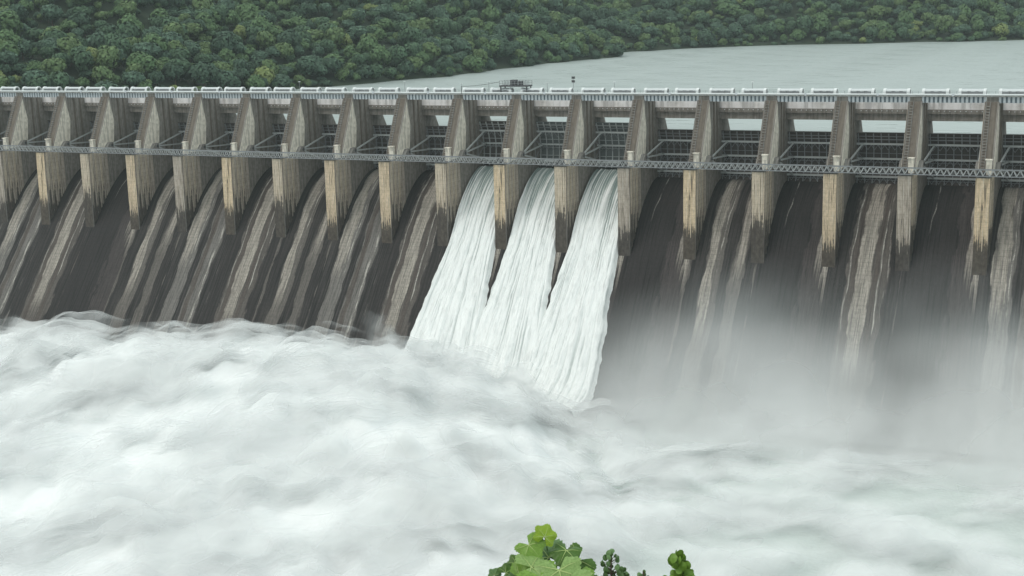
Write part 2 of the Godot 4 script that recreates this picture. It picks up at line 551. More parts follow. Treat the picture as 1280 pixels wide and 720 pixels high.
# ------------------------------------------------------------------ water
func build_jet(bay: int, left_spread: float, right_spread: float) -> MeshInstance3D:
	var nu := 130
	var nv := 420
	var ridge := noise(200 + bay, 1.0, 3)
	var lace := noise(230 + bay, 1.0, 3)
	var clump := noise(260 + bay, 1.0, 2)
	var pos := PackedVector3Array()
	var col := PackedColorArray()
	for j in nv:
		var v := float(j) / (nv - 1)
		var z := lerpf(2.5, 82.0, v)
		var y := ogee(z)
		var dz := 0.2
		var tang := Vector2(dz, ogee(z + dz) - y).normalized()
		var nor := Vector2(-tang.y, tang.x)
		var free := maxf(z - 29.0, 0.0) / 45.0
		var xl := bay * PITCH + HALF + 0.03 - left_spread * minf(free, 1.0)
		var xr := (bay + 1) * PITCH - HALF - 0.03 + right_spread * minf(free, 1.0)
		var aer := smoothstep(3.0, 26.0, z)
		for i in nu:
			var u := float(i) / (nu - 1)
			var x := lerpf(xl, xr, u)
			var xs := u * 18.6
			var s := z * 1.5
			var r1 := ridge.get_noise_2d(xs * 0.5, s * 0.008)
			var r2 := ridge.get_noise_2d(xs * 1.5 + 40.0, s * 0.018)
			var l := lace.get_noise_2d(xs * 1.0 + r2, s * 0.16)
			var c := clump.get_noise_2d(xs * 0.28, s * 0.06)
			var edge := minf(u, 1.0 - u)
			var ragged := ridge.get_noise_2d(3.0 if u < 0.5 else 90.0, s * 0.12) * 0.9 * smoothstep(30.0, 42.0, z)
			var thick := lerpf(2.7, 1.7, smoothstep(2.0, 30.0, z)) + 0.55 * free
			var hh := thick + r1 * lerpf(0.4, 0.6, free) + r2 * (0.2 + 0.2 * aer) + (l * 0.3 + c * 0.6) * aer
			hh *= smoothstep(-0.004, 0.05, edge)
			x += ragged * (1.0 - smoothstep(0.0, 0.08, edge)) * signf(u - 0.5)
			pos.append(Vector3(x, y + nor.y * hh, z + nor.x * hh))
			# clear green-grey water near the gate turns to white foam in streaks
			var white := clampf(aer * 1.15 + (r2 * 1.5 + r1 * 0.9) * (1.0 - aer * 0.55) - 0.05, 0.0, 1.0)
			var thin := smoothstep(0.2, 0.6, -r2 - 0.35 * l) * (1.0 - 0.75 * minf(free * 1.6, 1.0))
			white = clampf(white - thin * 0.30 - smoothstep(0.2, 0.6, l) * 0.14 + c * 0.06, 0.0, 1.0)
			col.append(Color(0.20, 0.26, 0.25).lerp(Color(0.88, 0.90, 0.89), white))
	var o := MeshInstance3D.new()
	o.mesh = sheet(pos, nu, nv, PackedVector2Array(), col)
	o.material_override = M.chute_water
	o.name = numbered("water_chute")
	add_child(o)
	return o

# height of the boiling spray mass over the stilling basin
func plume_ridge(x: float) -> float:
	# along the dam: high before the dry bays, falling away past the last chute
	var pts := [[-260.0, -86.0], [-160.0, -82.0], [-90.0, -77.0], [-20.0, -72.0], [20.0, -72.5], [45.0, -75.0], [62.0, -77.0], [76.0, -80.5], [88.0, -87.5], [100.0, -93.5], [125.0, -93.5], [260.0, -95.0]]
	for k in pts.size() - 1:
		if x <= pts[k + 1][0]:
			return lerpf(pts[k][1], pts[k + 1][1], clampf((x - pts[k][0]) / (pts[k + 1][0] - pts[k][0]), 0.0, 1.0))
	return -94.0

func plume_base(x: float, z: float) -> float:
	var top := plume_ridge(x - (z - 90.0) * 0.6)
	var up := smoothstep(58.0, 86.0, z)
	var down := 1.0 - 0.75 * smoothstep(110.0, 230.0, z)
	return lerpf(-99.0, top - 4.0, up * down)

func soft_abs(v: float) -> float:
	return sqrt(v * v + 0.012)

func build_plume() -> void:
	var x0 := -260.0
	var x1 := 290.0
	var z0 := 60.0
	var z1 := 262.0
	var cell := 1.5
	var nu := int((x1 - x0) / cell) + 1
	var nv := int((z1 - z0) / cell) + 1
	var h := PackedFloat32Array()
	h.resize(nu * nv)
	var big := noise(400, 0.014, 2)
	var mid := noise(402, 0.05, 2)
	var puff := noise(403, 0.028, 4)
	for j in nv:
		for i in nu:
			var x := x0 + i * cell
			var z := z0 + j * cell
			var on := smoothstep(64.0, 95.0, z)
			var calm := 1.0 - 0.75 * smoothstep(95.0, 140.0, x - (z - 90.0) * 0.6)
			h[j * nu + i] = plume_base(x, z) + (big.get_noise_2d(x, z) * 5.0 + soft_abs(mid.get_noise_2d(x * 0.8, z * 0.8)) * 5.5 + soft_abs(mid.get_noise_2d(x * 1.7 + 70.0, z * 1.7)) * 1.2 - 2.6) * on * calm
	var root := thing("spray_plume")
	tag(root, "boiling white spray mass filling the basin below the water chutes", "spray", "", "stuff")
	# a dense core and thinner veils of spray above it
	for k in 6:
		var pos := PackedVector3Array()
		var col := PackedColorArray()
		for j in nv:
			for i in nu:
				var x := x0 + i * cell
				var z := z0 + j * cell
				var y := h[j * nu + i] + k * 1.3 + big.get_noise_3d(x * 1.7, k * 40.0, z * 1.7) * 1.1 * k + mid.get_noise_3d(x, k * 12.0, z) * 0.22 * k
				pos.append(Vector3(x, y, z))
				if k:
					var n := puff.get_noise_3d(x, y * 1.6, z)
					var a := clampf(0.38 - 0.05 * k + n * 0.62, 0.0, 0.6) * smoothstep(64.0, 84.0, z)
					col.append(Color(1, 1, 1, a))
		var o := MeshInstance3D.new()
		o.mesh = sheet(pos, nu, nv, PackedVector2Array(), col)
		o.material_override = M.spray_veil if k else M.foam
		o.name = "veil" if k else "core"
		o.set_meta("kind", "stuff")
		root.add_child(o, true)
	var mist := thing("mist")
	tag(mist, "pale mist drifting up the dark wet face beside the water chutes", "mist", "", "stuff")
	build_curtains(mist)

func build_curtains(root: Node3D) -> void:
	# thin curtains of drifting spray before the wet face beyond the last chute
	var wisp := noise(420, 0.022, 4)
	var wave := noise(421, 0.012, 2)
	for k in 5:
		var pos := PackedVector3Array()
		var col := PackedColorArray()
		var nu := 110
		var nv := 34
		for j in nv:
			var t := float(j) / (nv - 1)
			for i in nu:
				var u := float(i) / (nu - 1)
				var x := lerpf(90.0 - k * 3.0, 290.0, u)
				var top := -40.0 - k * 3.0 + wave.get_noise_2d(x * 1.6, k * 55.0) * 12.0 - 8.0 * (1.0 - smoothstep(0.0, 0.25, u))
				var y := lerpf(top, -101.0, t)
				var lean := 68.0 + maxf(-62.0 - y, 0.0) * 0.35
				pos.append(Vector3(x, y, lean + k * 6.0 + wave.get_noise_2d(x, y * 1.5 + k * 90.0) * 6.0))
				var a := pow(t, 1.35) * (0.40 + 0.50 * wisp.get_noise_3d(x, y, k * 60.0)) * smoothstep(0.0, 0.22, u)
				col.append(Color(1, 1, 1, clampf(a, 0.0, 0.6)))
		var o := MeshInstance3D.new()
		o.mesh = sheet(pos, nu, nv, PackedVector2Array(), col)
		o.material_override = M.spray_veil
		o.name = "curtain"
		o.set_meta("kind", "stuff")
		root.add_child(o, true)
	# ragged bursts thrown up before the feet of the chutes
	var burst := noise(430, 0.05, 4)
	for k in 3:
		var pos := PackedVector3Array()
		var col := PackedColorArray()
		var nu := 120
		var nv := 44
		for j in nv:
			var t := float(j) / (nv - 1)
			for i in nu:
				var u := float(i) / (nu - 1)
				var x := lerpf(24.0, 116.0, u)
				var z := 84.0 + k * 4.0
				var foot := plume_ridge(x - (z - 90.0) * 0.6) - 8.0
				var y := lerpf(foot + 19.0, foot, t)
				pos.append(Vector3(x, y, z + burst.get_noise_2d(x * 0.6, y * 0.6 + k * 70.0) * 5.0))
				var n := burst.get_noise_3d(x, y * 1.2, k * 50.0)
				var a := clampf((n + 0.95 * t - 0.42) * 1.3, 0.0, 0.6) * smoothstep(0.0, 0.15, u) * (1.0 - smoothstep(0.85, 1.0, u))
				col.append(Color(1, 1, 1, a))
		var o := MeshInstance3D.new()
		o.mesh = sheet(pos, nu, nv, PackedVector2Array(), col)
		o.material_override = M.spray_veil
		o.name = "burst"
		o.set_meta("kind", "stuff")
		root.add_child(o, true)

# ------------------------------------------------------------------ far bank
const SHORE := [Vector2(-330, 160), Vector2(-245, -8), Vector2(-201, -100), Vector2(-181, -161), Vector2(-166, -224), Vector2(-141, -276), Vector2(-129, -363), Vector2(-108, -447), Vector2(-116, -540), Vector2(-98, -593), Vector2(-10, -640), Vector2(150, -680), Vector2(420, -720), Vector2(900, -760)]
func shore_distance(p: Vector2) -> float:
	var best := 1e9
	var side := 1.0
	for k in SHORE.size() - 1:
		var a: Vector2 = SHORE[k]
		var b: Vector2 = SHORE[k + 1]
		var q := Geometry2D.get_closest_point_to_segment(p, a, b)
		var d := p.distance_to(q)
		if d < best:
			best = d
			side = -signf((b - a).cross(p - a))
	return best * side

var hill_noise: FastNoiseLite
func hill_height(x: float, z: float) -> float:
	var d := shore_distance(Vector2(x, z))
	d += hill_noise.get_noise_2d(x, z) * 16.0
	if d < 0.0: return RES_Y + maxf(d * 0.3, -30.0)
	return RES_Y + d * 0.40 + hill_noise.get_noise_2d(x * 0.6 + 900.0, z * 0.6) * minf(d * 0.18, 14.0)

func seen(p: Vector3) -> Vector3:
	# picture position (1280 x 720) and depth of a point
	var q := cam.global_transform.affine_inverse() * p
	var f := 360.0 / tan(deg_to_rad(cam.fov) * 0.5)
	return Vector3(640.0 + f * q.x / -q.z, 360.0 - f * q.y / -q.z, -q.z)

func crown_mesh(seed_: int, clumps: int, faces: int, tint: Color) -> ArrayMesh:
	var r := RandomNumberGenerator.new()
	r.seed = seed_
	var st := start()
	var heads := [[Vector3(0, 4.3, 0), 2.7]]
	for k in clumps:
		var a := TAU * k / clumps + r.randf()
		var d := r.randf_range(1.2, 2.6)
		heads.append([Vector3(cos(a) * d, 5.6 - d * d * 0.26 + r.randf_range(-0.7, 0.5), sin(a) * d), r.randf_range(1.1, 1.8)])
	for h in heads:
		var tone := r.randf_range(0.8, 1.2)
		var amount: int = int(faces * pow(h[1] / 1.4, 2.0))
		for k in amount:
			var dir := Vector3(r.randfn(), r.randfn() * 0.9 + 0.35, r.randfn()).normalized()
			var rad: float = h[1] * r.randf_range(0.8, 1.04)
			var c: Vector3 = h[0] + dir * rad
			var n := (dir + Vector3(r.randfn(), r.randfn(), r.randfn()) * 0.22).normalized()
			var s := n.cross(Vector3(r.randfn(), r.randfn(), r.randfn())).normalized()
			var u := s.cross(n)
			var w := r.randf_range(0.2, 0.42)
			var shade := tone * r.randf_range(0.8, 1.2)
			var cc := Color(tint.r * shade, tint.g * shade, tint.b * shade)
			var pts := [c - s * w - u * w * 0.7, c + s * w * 0.8 - u * w, c + s * w + u * w * 0.8, c - s * w * 0.7 + u * w]
			for q in [0, 1, 2, 0, 2, 3]:
				st.set_color(cc)
				st.set_normal(n)
				st.add_vertex(pts[q])
	return st.commit()

func trunk_mesh(seed_: int) -> ArrayMesh:
	var r := RandomNumberGenerator.new()
	r.seed = seed_
	var st := start()
	tube(st, Vector3(0, -1.0, 0), Vector3(0.1, 2.6, 0.1), 0.28, 0.2, 7)
	for k in 4:
		var a := TAU * k / 4.0 + r.randf()
		tube(st, Vector3(0.1, 2.4, 0.1), Vector3(cos(a) * 1.6, r.randf_range(4.0, 5.2), sin(a) * 1.6), 0.15, 0.05, 5)
	return st.commit()

func build_far_bank() -> void:
	hill_noise = noise(500, 0.011, 4)
	var x0 := -620.0
	var x1 := 760.0
	var z0 := -1060.0
	var z1 := -9.0
	var cell := 9.0
	var nu := int((x1 - x0) / cell) + 1
	var nv := int((z1 - z0) / cell) + 1
	var pos := PackedVector3Array()
	for j in nv:
		for i in nu:
			var x := x0 + i * cell
			var z := z0 + j * cell
			pos.append(Vector3(x, hill_height(x, z), z))
	var o := MeshInstance3D.new()
	o.mesh = sheet(pos, nu, nv)
	o.material_override = M.hill_soil
	o.name = "hill"
	add_child(o)
	tag(o, "", "", "", "structure")
	# trees
	var tints := [Color(0.074, 0.128, 0.074), Color(0.098, 0.162, 0.074), Color(0.054, 0.094, 0.062), Color(0.132, 0.195, 0.086), Color(0.078, 0.130, 0.090), Color(0.19, 0.235, 0.09)]
	var crowns := []
	var trunks := []
	for k in 6:
		crowns.append(crown_mesh(600 + k, [5, 9, 12, 7, 10, 6][k], [80, 70, 60, 75, 66, 78][k], tints[k]))
		trunks.append(trunk_mesh(650 + k))
	var all := []
	var r := RandomNumberGenerator.new()
	r.seed = 21
	var step := 6.6
	for j in int((z1 - z0) / step):
		for i in int((x1 - x0) / step):
			var x := x0 + (i + r.randf()) * step
			var z := z0 + (j + r.randf()) * step
			var pick := r.randf()
			var size := 0.6 + 1.4 * pow(r.randf(), 2.0)
			var turn := r.randf() * TAU
			if z > -14.0: continue
			var y := hill_height(x, z)
			if y < RES_Y + 0.2: continue
			if y < RES_Y + 3.0: y -= 1.4 * size
			var s := seen(Vector3(x, y + 4.0, z))
			if s.z < 0.0 or s.x < -40.0 or s.x > 1320.0 or s.y < -60.0 or s.y > 170.0: continue
			var kind := 5 if pick > 0.97 else int(pick / 0.97 * 5.0)
			all.append({"p": Vector3(x, y - 0.4, z), "kind": kind, "size": size, "tall": r.randf_range(0.75, 1.35), "turn": turn, "near": s.z, "inside": s.x > 0.0 and s.x < 1280.0 and s.y > -8.0 and s.y < 118.0})
	for k in SHORE.size() - 1:
		var a: Vector2 = SHORE[k]
		var b: Vector2 = SHORE[k + 1]
		for q in int(a.distance_to(b) / 2.2):
			var at := a.lerp(b, r.randf())
			var out := (b - a).normalized().orthogonal() * r.randf_range(-26.0, 26.0)
			var x := at.x + out.x
			var z := at.y + out.y
			var y := hill_height(x, z)
			var kind := r.randi() % 5
			var size := r.randf_range(0.65, 1.15)
			if y < RES_Y - 0.3 or y > RES_Y + 3.5 or z > -14.0: continue
			var s := seen(Vector3(x, y + 3.0, z))
			if s.z < 0.0 or s.x < -40.0 or s.x > 1320.0: continue
			all.append({"p": Vector3(x, maxf(y, RES_Y) - 2.6 * size, z), "kind": kind, "size": size, "tall": r.randf_range(0.75, 1.35), "turn": r.randf() * TAU, "near": s.z, "inside": s.x > 0.0 and s.x < 1280.0 and s.y > -8.0 and s.y < 118.0})
	all.sort_custom(func(a, b): return (a.near if a.inside else a.near + 9e4) < (b.near if b.inside else b.near + 9e4))
	var labels := ["dark green broadleaf tree on the forested far bank", "fresh green broadleaf tree on the forested far bank", "blackish green broadleaf tree on the forested far bank", "light green broadleaf tree on the forested far bank", "blue green broadleaf tree on the forested far bank", "yellow green broadleaf tree standing out on the forested far bank"]
	var protos := {}
	var rest := {}
	for k in all.size():
		var t: Dictionary = all[k]
		var basis := Basis(Vector3.UP, t.turn).scaled(Vector3(t.size * (1.5 - 0.4 * t.tall), t.size * t.tall, t.size * (0.7 + 0.3 * t.tall)))
		if k < 300:
			var o2: Node3D
			if not protos.has(t.kind):
				o2 = thing("broadleaf_tree")
				var tr := MeshInstance3D.new()
				tr.mesh = trunks[t.kind]; tr.material_override = M.bark; tr.name = "trunk"
				o2.add_child(tr)
				var cr := MeshInstance3D.new()
				cr.mesh = crowns[t.kind]; cr.material_override = M.tree_leaf; cr.name = "crown"
				o2.add_child(cr)
				tag(o2, labels[t.kind], "tree", "trees on the far bank, %s" % ["dark green", "fresh green", "blackish green", "light green", "blue green", "yellow green"][t.kind])
				protos[t.kind] = o2
			else:
				o2 = copy(protos[t.kind], "broadleaf_tree")
			o2.transform = Transform3D(basis, t.p)
		else:
			if not rest.has(t.kind): rest[t.kind] = []
			rest[t.kind].append(Transform3D(basis, t.p))
	var wood := thing("woodland")
	tag(wood, "dense green woodland covering the slope of the far bank", "forest", "", "stuff")
	for kind in rest:
		var mm := MultiMesh.new()
		mm.transform_format = MultiMesh.TRANSFORM_3D
		mm.mesh = crowns[kind]
		mm.instance_count = rest[kind].size()
		for k in rest[kind].size(): mm.set_instance_transform(k, rest[kind][k])
		var mi := MultiMeshInstance3D.new()
		mi.multimesh = mm
		mi.material_override = M.tree_leaf
		mi.name = "crowns"
		mi.set_meta("kind", "stuff")
		wood.add_child(mi, true)
	print("trees ", all.size())

# ------------------------------------------------------------------ deck
func build_deck(dam: Node3D) -> void:
	for b in range(FIRST, LAST):
		var x0 := b * PITCH
		var x1 := x0 + PITCH
		# hoist deck slab with its pale edge beam
		var st := start()
		box(st, Vector3(x0 + 0.02, -0.62, 9.2), Vector3(x1 - 0.02, -0.1, 14.0))
		put(st, "deck_slab", M.deck_concrete, dam)
		st = start()
		tube(st, Vector3(x0, 0.08, 14.3), Vector3(x1, 0.08, 14.3), 0.27, 0.27, 10)
		put(st, "edge_pipe", M.white_paint, dam)
		st = start()
		tube(st, Vector3(x0 + PITCH * 0.5, 0.08, 14.32), Vector3(x0 + PITCH * 0.5, 0.08, 14.75), 0.45, 0.45, 14)
		put(st, "pipe_valve", M.slat_paint, dam)
		st = start()
		for y in [0.75, 1.15]:
			bar(st, Vector3(x0, y, 14.15), Vector3(x1, y, 14.15), 0.06, 0.06)
		for k in 12:
			var xp := x0 + PITCH * (k + 0.5) / 12.0
			bar(st, Vector3(xp, -0.1, 14.15), Vector3(xp, 1.15, 14.15), 0.07, 0.07)
		put(st, "handrail", M.steel_grey, dam)
		# slatted fascia hanging below the slab between the piers
		st = start()
		box(st, Vector3(x0 + 1.9, -2.5, 12.6), Vector3(x1 - 1.9, -0.62, 12.7))
		put(st, "fascia_back", M.blue_grey, dam)
		st = start()
		var n := 15
		for k in n:
			var x := lerpf(x0 + 2.2, x1 - 2.2, k / (n - 1.0))
			box(st, Vector3(x - 0.36, -2.55, 12.75), Vector3(x + 0.36, -0.62, 13.0))
		var o := put(st, "fascia_slats", M.slat_paint, dam)
		o.set_meta("kind", "stuff")
		# lower road bridge: white parapet, two-step girder
		st = start()
		box(st, Vector3(x0 + HALF + 0.01, -5.6, 1.9), Vector3(x1 - HALF - 0.01, -3.0, 2.3))
		put(st, "road_parapet", M.white_concrete, dam)
		st = start()
		prism(st, PackedVector2Array([Vector2(2.6, -5.6), Vector2(2.6, -7.0), Vector2(1.9, -7.2), Vector2(1.9, -9.3), Vector2(-6.5, -9.3), Vector2(-6.5, -5.6)]), x0 + HALF + 0.012, x1 - HALF - 0.012)
		put(st, "road_girder", M.concrete, dam)
		st = start()
		box(st, Vector3(x0 - 2.0, -5.6, -6.5), Vector3(x1 - 2.04, -4.6, -6.2))
		put(st, "road_kerb", M.white_concrete, dam)
		st = start()
		for k in 10:
			var x := lerpf(x0 + 4.0, x1 - 4.0, k / 9.0)
			tube(st, Vector3(x, -6.1, 2.55), Vector3(x, -6.1, 2.72), 0.16, 0.16, 8)
		put(st, "drain_spouts", M.white_paint, dam).set_meta("kind", "stuff")

func build_winch_housing() -> Node3D:
	# white barrel hood over a gate winch: arch ribs at both ends, panelled sides between
	var o := thing("winch_housing")
	var L := 8.6
	var st := start()
	var R := 1.5
	for xr in [-L * 0.5, L * 0.5 - 0.9]:
		for k in 10:
			var t0 := PI * k / 10.0
			var t1 := PI * (k + 1) / 10.0
			for rr in [[R, 1.0], [R - 0.3, -1.0]]:
				var a := Vector3(xr, 0.35 + rr[0] * sin(t0) * 1.15, rr[0] * cos(t0))
				var b := Vector3(xr, 0.35 + rr[0] * sin(t1) * 1.15, rr[0] * cos(t1))
				quad(st, a, b, b + Vector3(0.9, 0, 0), a + Vector3(0.9, 0, 0))
			for xx in [xr, xr + 0.9]:
				quad(st, Vector3(xx, 0.35 + R * sin(t0) * 1.15, R * cos(t0)), Vector3(xx, 0.35 + R * sin(t1) * 1.15, R * cos(t1)), Vector3(xx, 0.35 + (R - 0.3) * sin(t1) * 1.15, (R - 0.3) * cos(t1)), Vector3(xx, 0.35 + (R - 0.3) * sin(t0) * 1.15, (R - 0.3) * cos(t0)))
		for zz in [-R, R - 0.3]:
			box(st, Vector3(xr, -0.1, zz), Vector3(xr + 0.9, 0.35, zz + 0.3))
	put(st, "arch_rib", M.white_paint, o)
	st = start()
	for k in 6:
		var t0 := PI * (0.18 + 0.64 * k / 6.0)
		var t1 := PI * (0.18 + 0.64 * (k + 1) / 6.0)
		quad(st, Vector3(-L * 0.5 + 0.9, 0.3 + 1.38 * sin(t0) * 1.15, 1.38 * cos(t0)), Vector3(-L * 0.5 + 0.9, 0.3 + 1.38 * sin(t1) * 1.15, 1.38 * cos(t1)), Vector3(L * 0.5 - 0.9, 0.3 + 1.38 * sin(t1) * 1.15, 1.38 * cos(t1)), Vector3(L * 0.5 - 0.9, 0.3 + 1.38 * sin(t0) * 1.15, 1.38 * cos(t0)))
	put(st, "hood_sheet", M.hood_paint, o)
	for k in 3:
		st = start()
		var x0 := lerpf(-L * 0.5 + 0.95, L * 0.5 - 0.95, k / 3.0) + 0.06
		var x1 := lerpf(-L * 0.5 + 0.95, L * 0.5 - 0.95, (k + 1) / 3.0) - 0.06
		box(st, Vector3(x0, 0.05, 1.1), Vector3(x1, 1.05, 1.2))
		put(st, "side_panel", M.steel_grey, o)
	for x in [-1.2, 1.3]:
		st = start()
		tube(st, Vector3(x - 0.5, 0.7, 0), Vector3(x + 0.5, 0.7, 0), 0.6, 0.6, 12)
		put(st, "winch_drum", M.steel_dark, o)
	st = start()
	box(st, Vector3(-L * 0.5, -0.1, -1.0), Vector3(L * 0.5, 0.04, 1.25))
	put(st, "bedplate", M.steel_dark, o)
	return o

func build_walkway() -> void:
	var w := thing("lattice_walkway")
	tag(w, "long grey steel lattice walkway crossing in front of every pier", "walkway")
	var zf := 29.75
	var zb := 28.35
	for b in range(FIRST, LAST):
		var x0 := b * PITCH
		var x1 := x0 + PITCH
		for y in [-20.95, -22.85]:
			for z in [zf, zb]:
				var st := start()
				bar(st, Vector3(x0 + 0.03, y, z), Vector3(x1 - 0.03, y, z), 0.2, 0.24)
				put(st, "chord", M.steel_grey, w)
		var st2 := start()
		var n := 12
		for k in n:
			var xa := lerpf(x0, x1, float(k) / n)
			var xb := lerpf(x0, x1, (k + 1.0) / n)
			var xm := (xa + xb) * 0.5
			for z in [zf, zb]:
				bar(st2, Vector3(xa, -22.85, z), Vector3(xm, -20.95, z), 0.1, 0.15)
				bar(st2, Vector3(xm, -20.95, z - 0.06), Vector3(xb, -22.85, z - 0.06), 0.1, 0.15)
			bar(st2, Vector3(xa, -22.85, zf), Vector3(xa, -22.85, zb), 0.12, 0.12)
		put(st2, "lattice", M.steel_paint, w).set_meta("kind", "stuff")
		var st3 := start()
		box(st3, Vector3(x0 + 0.02, -22.72, zb + 0.15), Vector3(x1 - 0.02, -22.66, zf - 0.15))
		put(st3, "floor_plate", M.steel_dark, w)
		var st4 := start()
		box(st4, Vector3(x0 - 0.9, -23.18, zb + 0.1), Vector3(x0 + 0.9, -22.99, zf - 0.1))
		put(st4, "bearing", M.steel_dark, w)

func build_gantry() -> void:
	# raised maintenance platform on the deck, with railings and a stay cable
	var g := thing("gantry_platform", Vector3(45.0, -0.1, 11.6))
	tag(g, "dark railed steel gantry platform standing above the dam deck", "gantry")
	for sx in [-5.0, 5.0]:
		for sz in [-1.8, 1.8]:
			var st := start()
			bar(st, Vector3(sx, -0.1, sz), Vector3(sx, 2.3, sz), 0.35, 0.35)
			put(st, "leg", M.steel_dark, g)
	var st := start()
	box(st, Vector3(-5.5, 2.3, -2.1), Vector3(5.5, 2.75, 2.1))
	put(st, "platform", M.steel_dark, g)
	st = start()
	for z in [-2.0, 2.0]:
		for y in [3.4, 4.3]:
			bar(st, Vector3(-5.4, y, z), Vector3(5.4, y, z), 0.12, 0.12)
		for k in 10:
			var x := lerpf(-5.4, 5.4, k / 9.0)
			bar(st, Vector3(x, 2.75, z), Vector3(x, 4.35, z), 0.13, 0.13)
	put(st, "railing", M.steel_grey, g)
	st = start()
	box(st, Vector3(-1.6, 2.75, -1.0), Vector3(0.4, 4.6, 1.0))
	box(st, Vector3(1.4, 2.75, -0.8), Vector3(2.6, 4.1, 0.8))
	put(st, "winch", M.steel_dark, g)
	st = start()
	var last := Vector3(-5.4, 4.0, 1.8)
	for k in 10:
		var t := (k + 1) / 10.0
		var p := Vector3(lerpf(-5.4, -20.0, t), lerpf(4.0, 2.5, t) - sin(t * PI) * 0.35, lerpf(1.8, 3.0, t))
		tube(st, last, p, 0.07, 0.07, 5)
		last = p
	bar(st, last + Vector3(0, -2.7, 0), last + Vector3(0, 0.05, 0), 0.12, 0.12)
	put(st, "stay_cable", M.steel_dark, g)

func build_post(at: Vector3, h: float, heads: int) -> Node3D:
	var o := thing("lamp_post" if heads == 1 else "signal_post", at)
	var st := start()
	tube(st, Vector3(0, -0.1, 0), Vector3(0, h, 0), 0.09, 0.06, 6)
	put(st, "post", M.steel_grey, o)
	if heads == 1:
		st = start()
		box(st, Vector3(-0.35, h - 0.02, -0.18), Vector3(0.35, h + 0.2, 0.18))
		put(st, "lamp_head", M.white_paint, o)
	else:
		for k in 2:
			st = start()
			box(st, Vector3(-0.55, h - 1.75 + k * 1.25, -0.2), Vector3(0.55, h - 0.95 + k * 1.25, 0.2))
			put(st, "box_head", M.steel_dark, o)
	return o

# ------------------------------------------------------------------ plants by the viewpoint
func view_point(px: float, py: float, dist: float) -> Vector3:
	var f := 360.0 / tan(deg_to_rad(cam.fov) * 0.5)
	return cam.global_transform * (Vector3((px - 640.0) / f, (360.0 - py) / f, -1.0) * dist)

func lobed_leaf(seed_: int) -> Array:
	# five-lobed toothed vine leaf about one unit across, stalk at the origin, tip along +y, gently folded
	var r := RandomNumberGenerator.new()
	r.seed = seed_
	var rim := []
	var n := 60
	for k in n + 1:
		var a := lerpf(-150.0, 150.0, float(k) / n)
		var lobe := 0.48 + 0.055 * cos(deg_to_rad(a) * 6.0) + 0.07 * cos(deg_to_rad(a))
		lobe *= 1.0 + (0.05 if k % 2 else -0.03) + r.randf_range(-0.015, 0.015)
		var t := deg_to_rad(a)
		rim.append(Vector2(sin(t), cos(t)) * lobe)
	var st := start()
	st.set_smooth_group(0)
	var lift := func(p: Vector2) -> Vector3:
		var rr := p.length()
		var ang := atan2(p.x, p.y)
		var z: float = 0.05 * cos(ang * 6.0) * rr - 0.5 * rr * rr + 0.03 * sin(p.x * 23.0) * rr + 0.16 * absf(p.x)
		return Vector3(p.x, p.y + 0.12, z)
	for k in n:
		for ring in 3:
			var f0 := ring / 3.0
			var f1 := (ring + 1) / 3.0
			var a: Vector3 = lift.call(rim[k] * f0)
			var b: Vector3 = lift.call(rim[k] * f1)
			var c: Vector3 = lift.call(rim[k + 1] * f1)
			var d: Vector3 = lift.call(rim[k + 1] * f0)
			if ring > 0:
				for p in [a, b, d]: st.add_vertex(p)
			for p in [b, c, d]: st.add_vertex(p)
	st.generate_normals()
	var vs := start()
	for a in [0.0, 58.0, -58.0, 112.0, -112.0]:
		var dir := Vector2(sin(deg_to_rad(a)), cos(deg_to_rad(a)))
		var across := dir.orthogonal()
		for k in 5:
			var f0 := k / 5.0 * 0.5
			var f1 := (k + 1) / 5.0 * 0.5
			var w0 := 0.013 * (1.0 - k / 5.5)
			var w1 := 0.013 * (1.0 - (k + 1) / 5.5)
			var up := Vector3(0, 0, 0.006)
			quad(vs, lift.call(dir * f0 - across * w0) + up, lift.call(dir * f1 - across * w1) + up, lift.call(dir * f1 + across * w1) + up, lift.call(dir * f0 + across * w0) + up)
	return [st.commit(), vs.commit()]

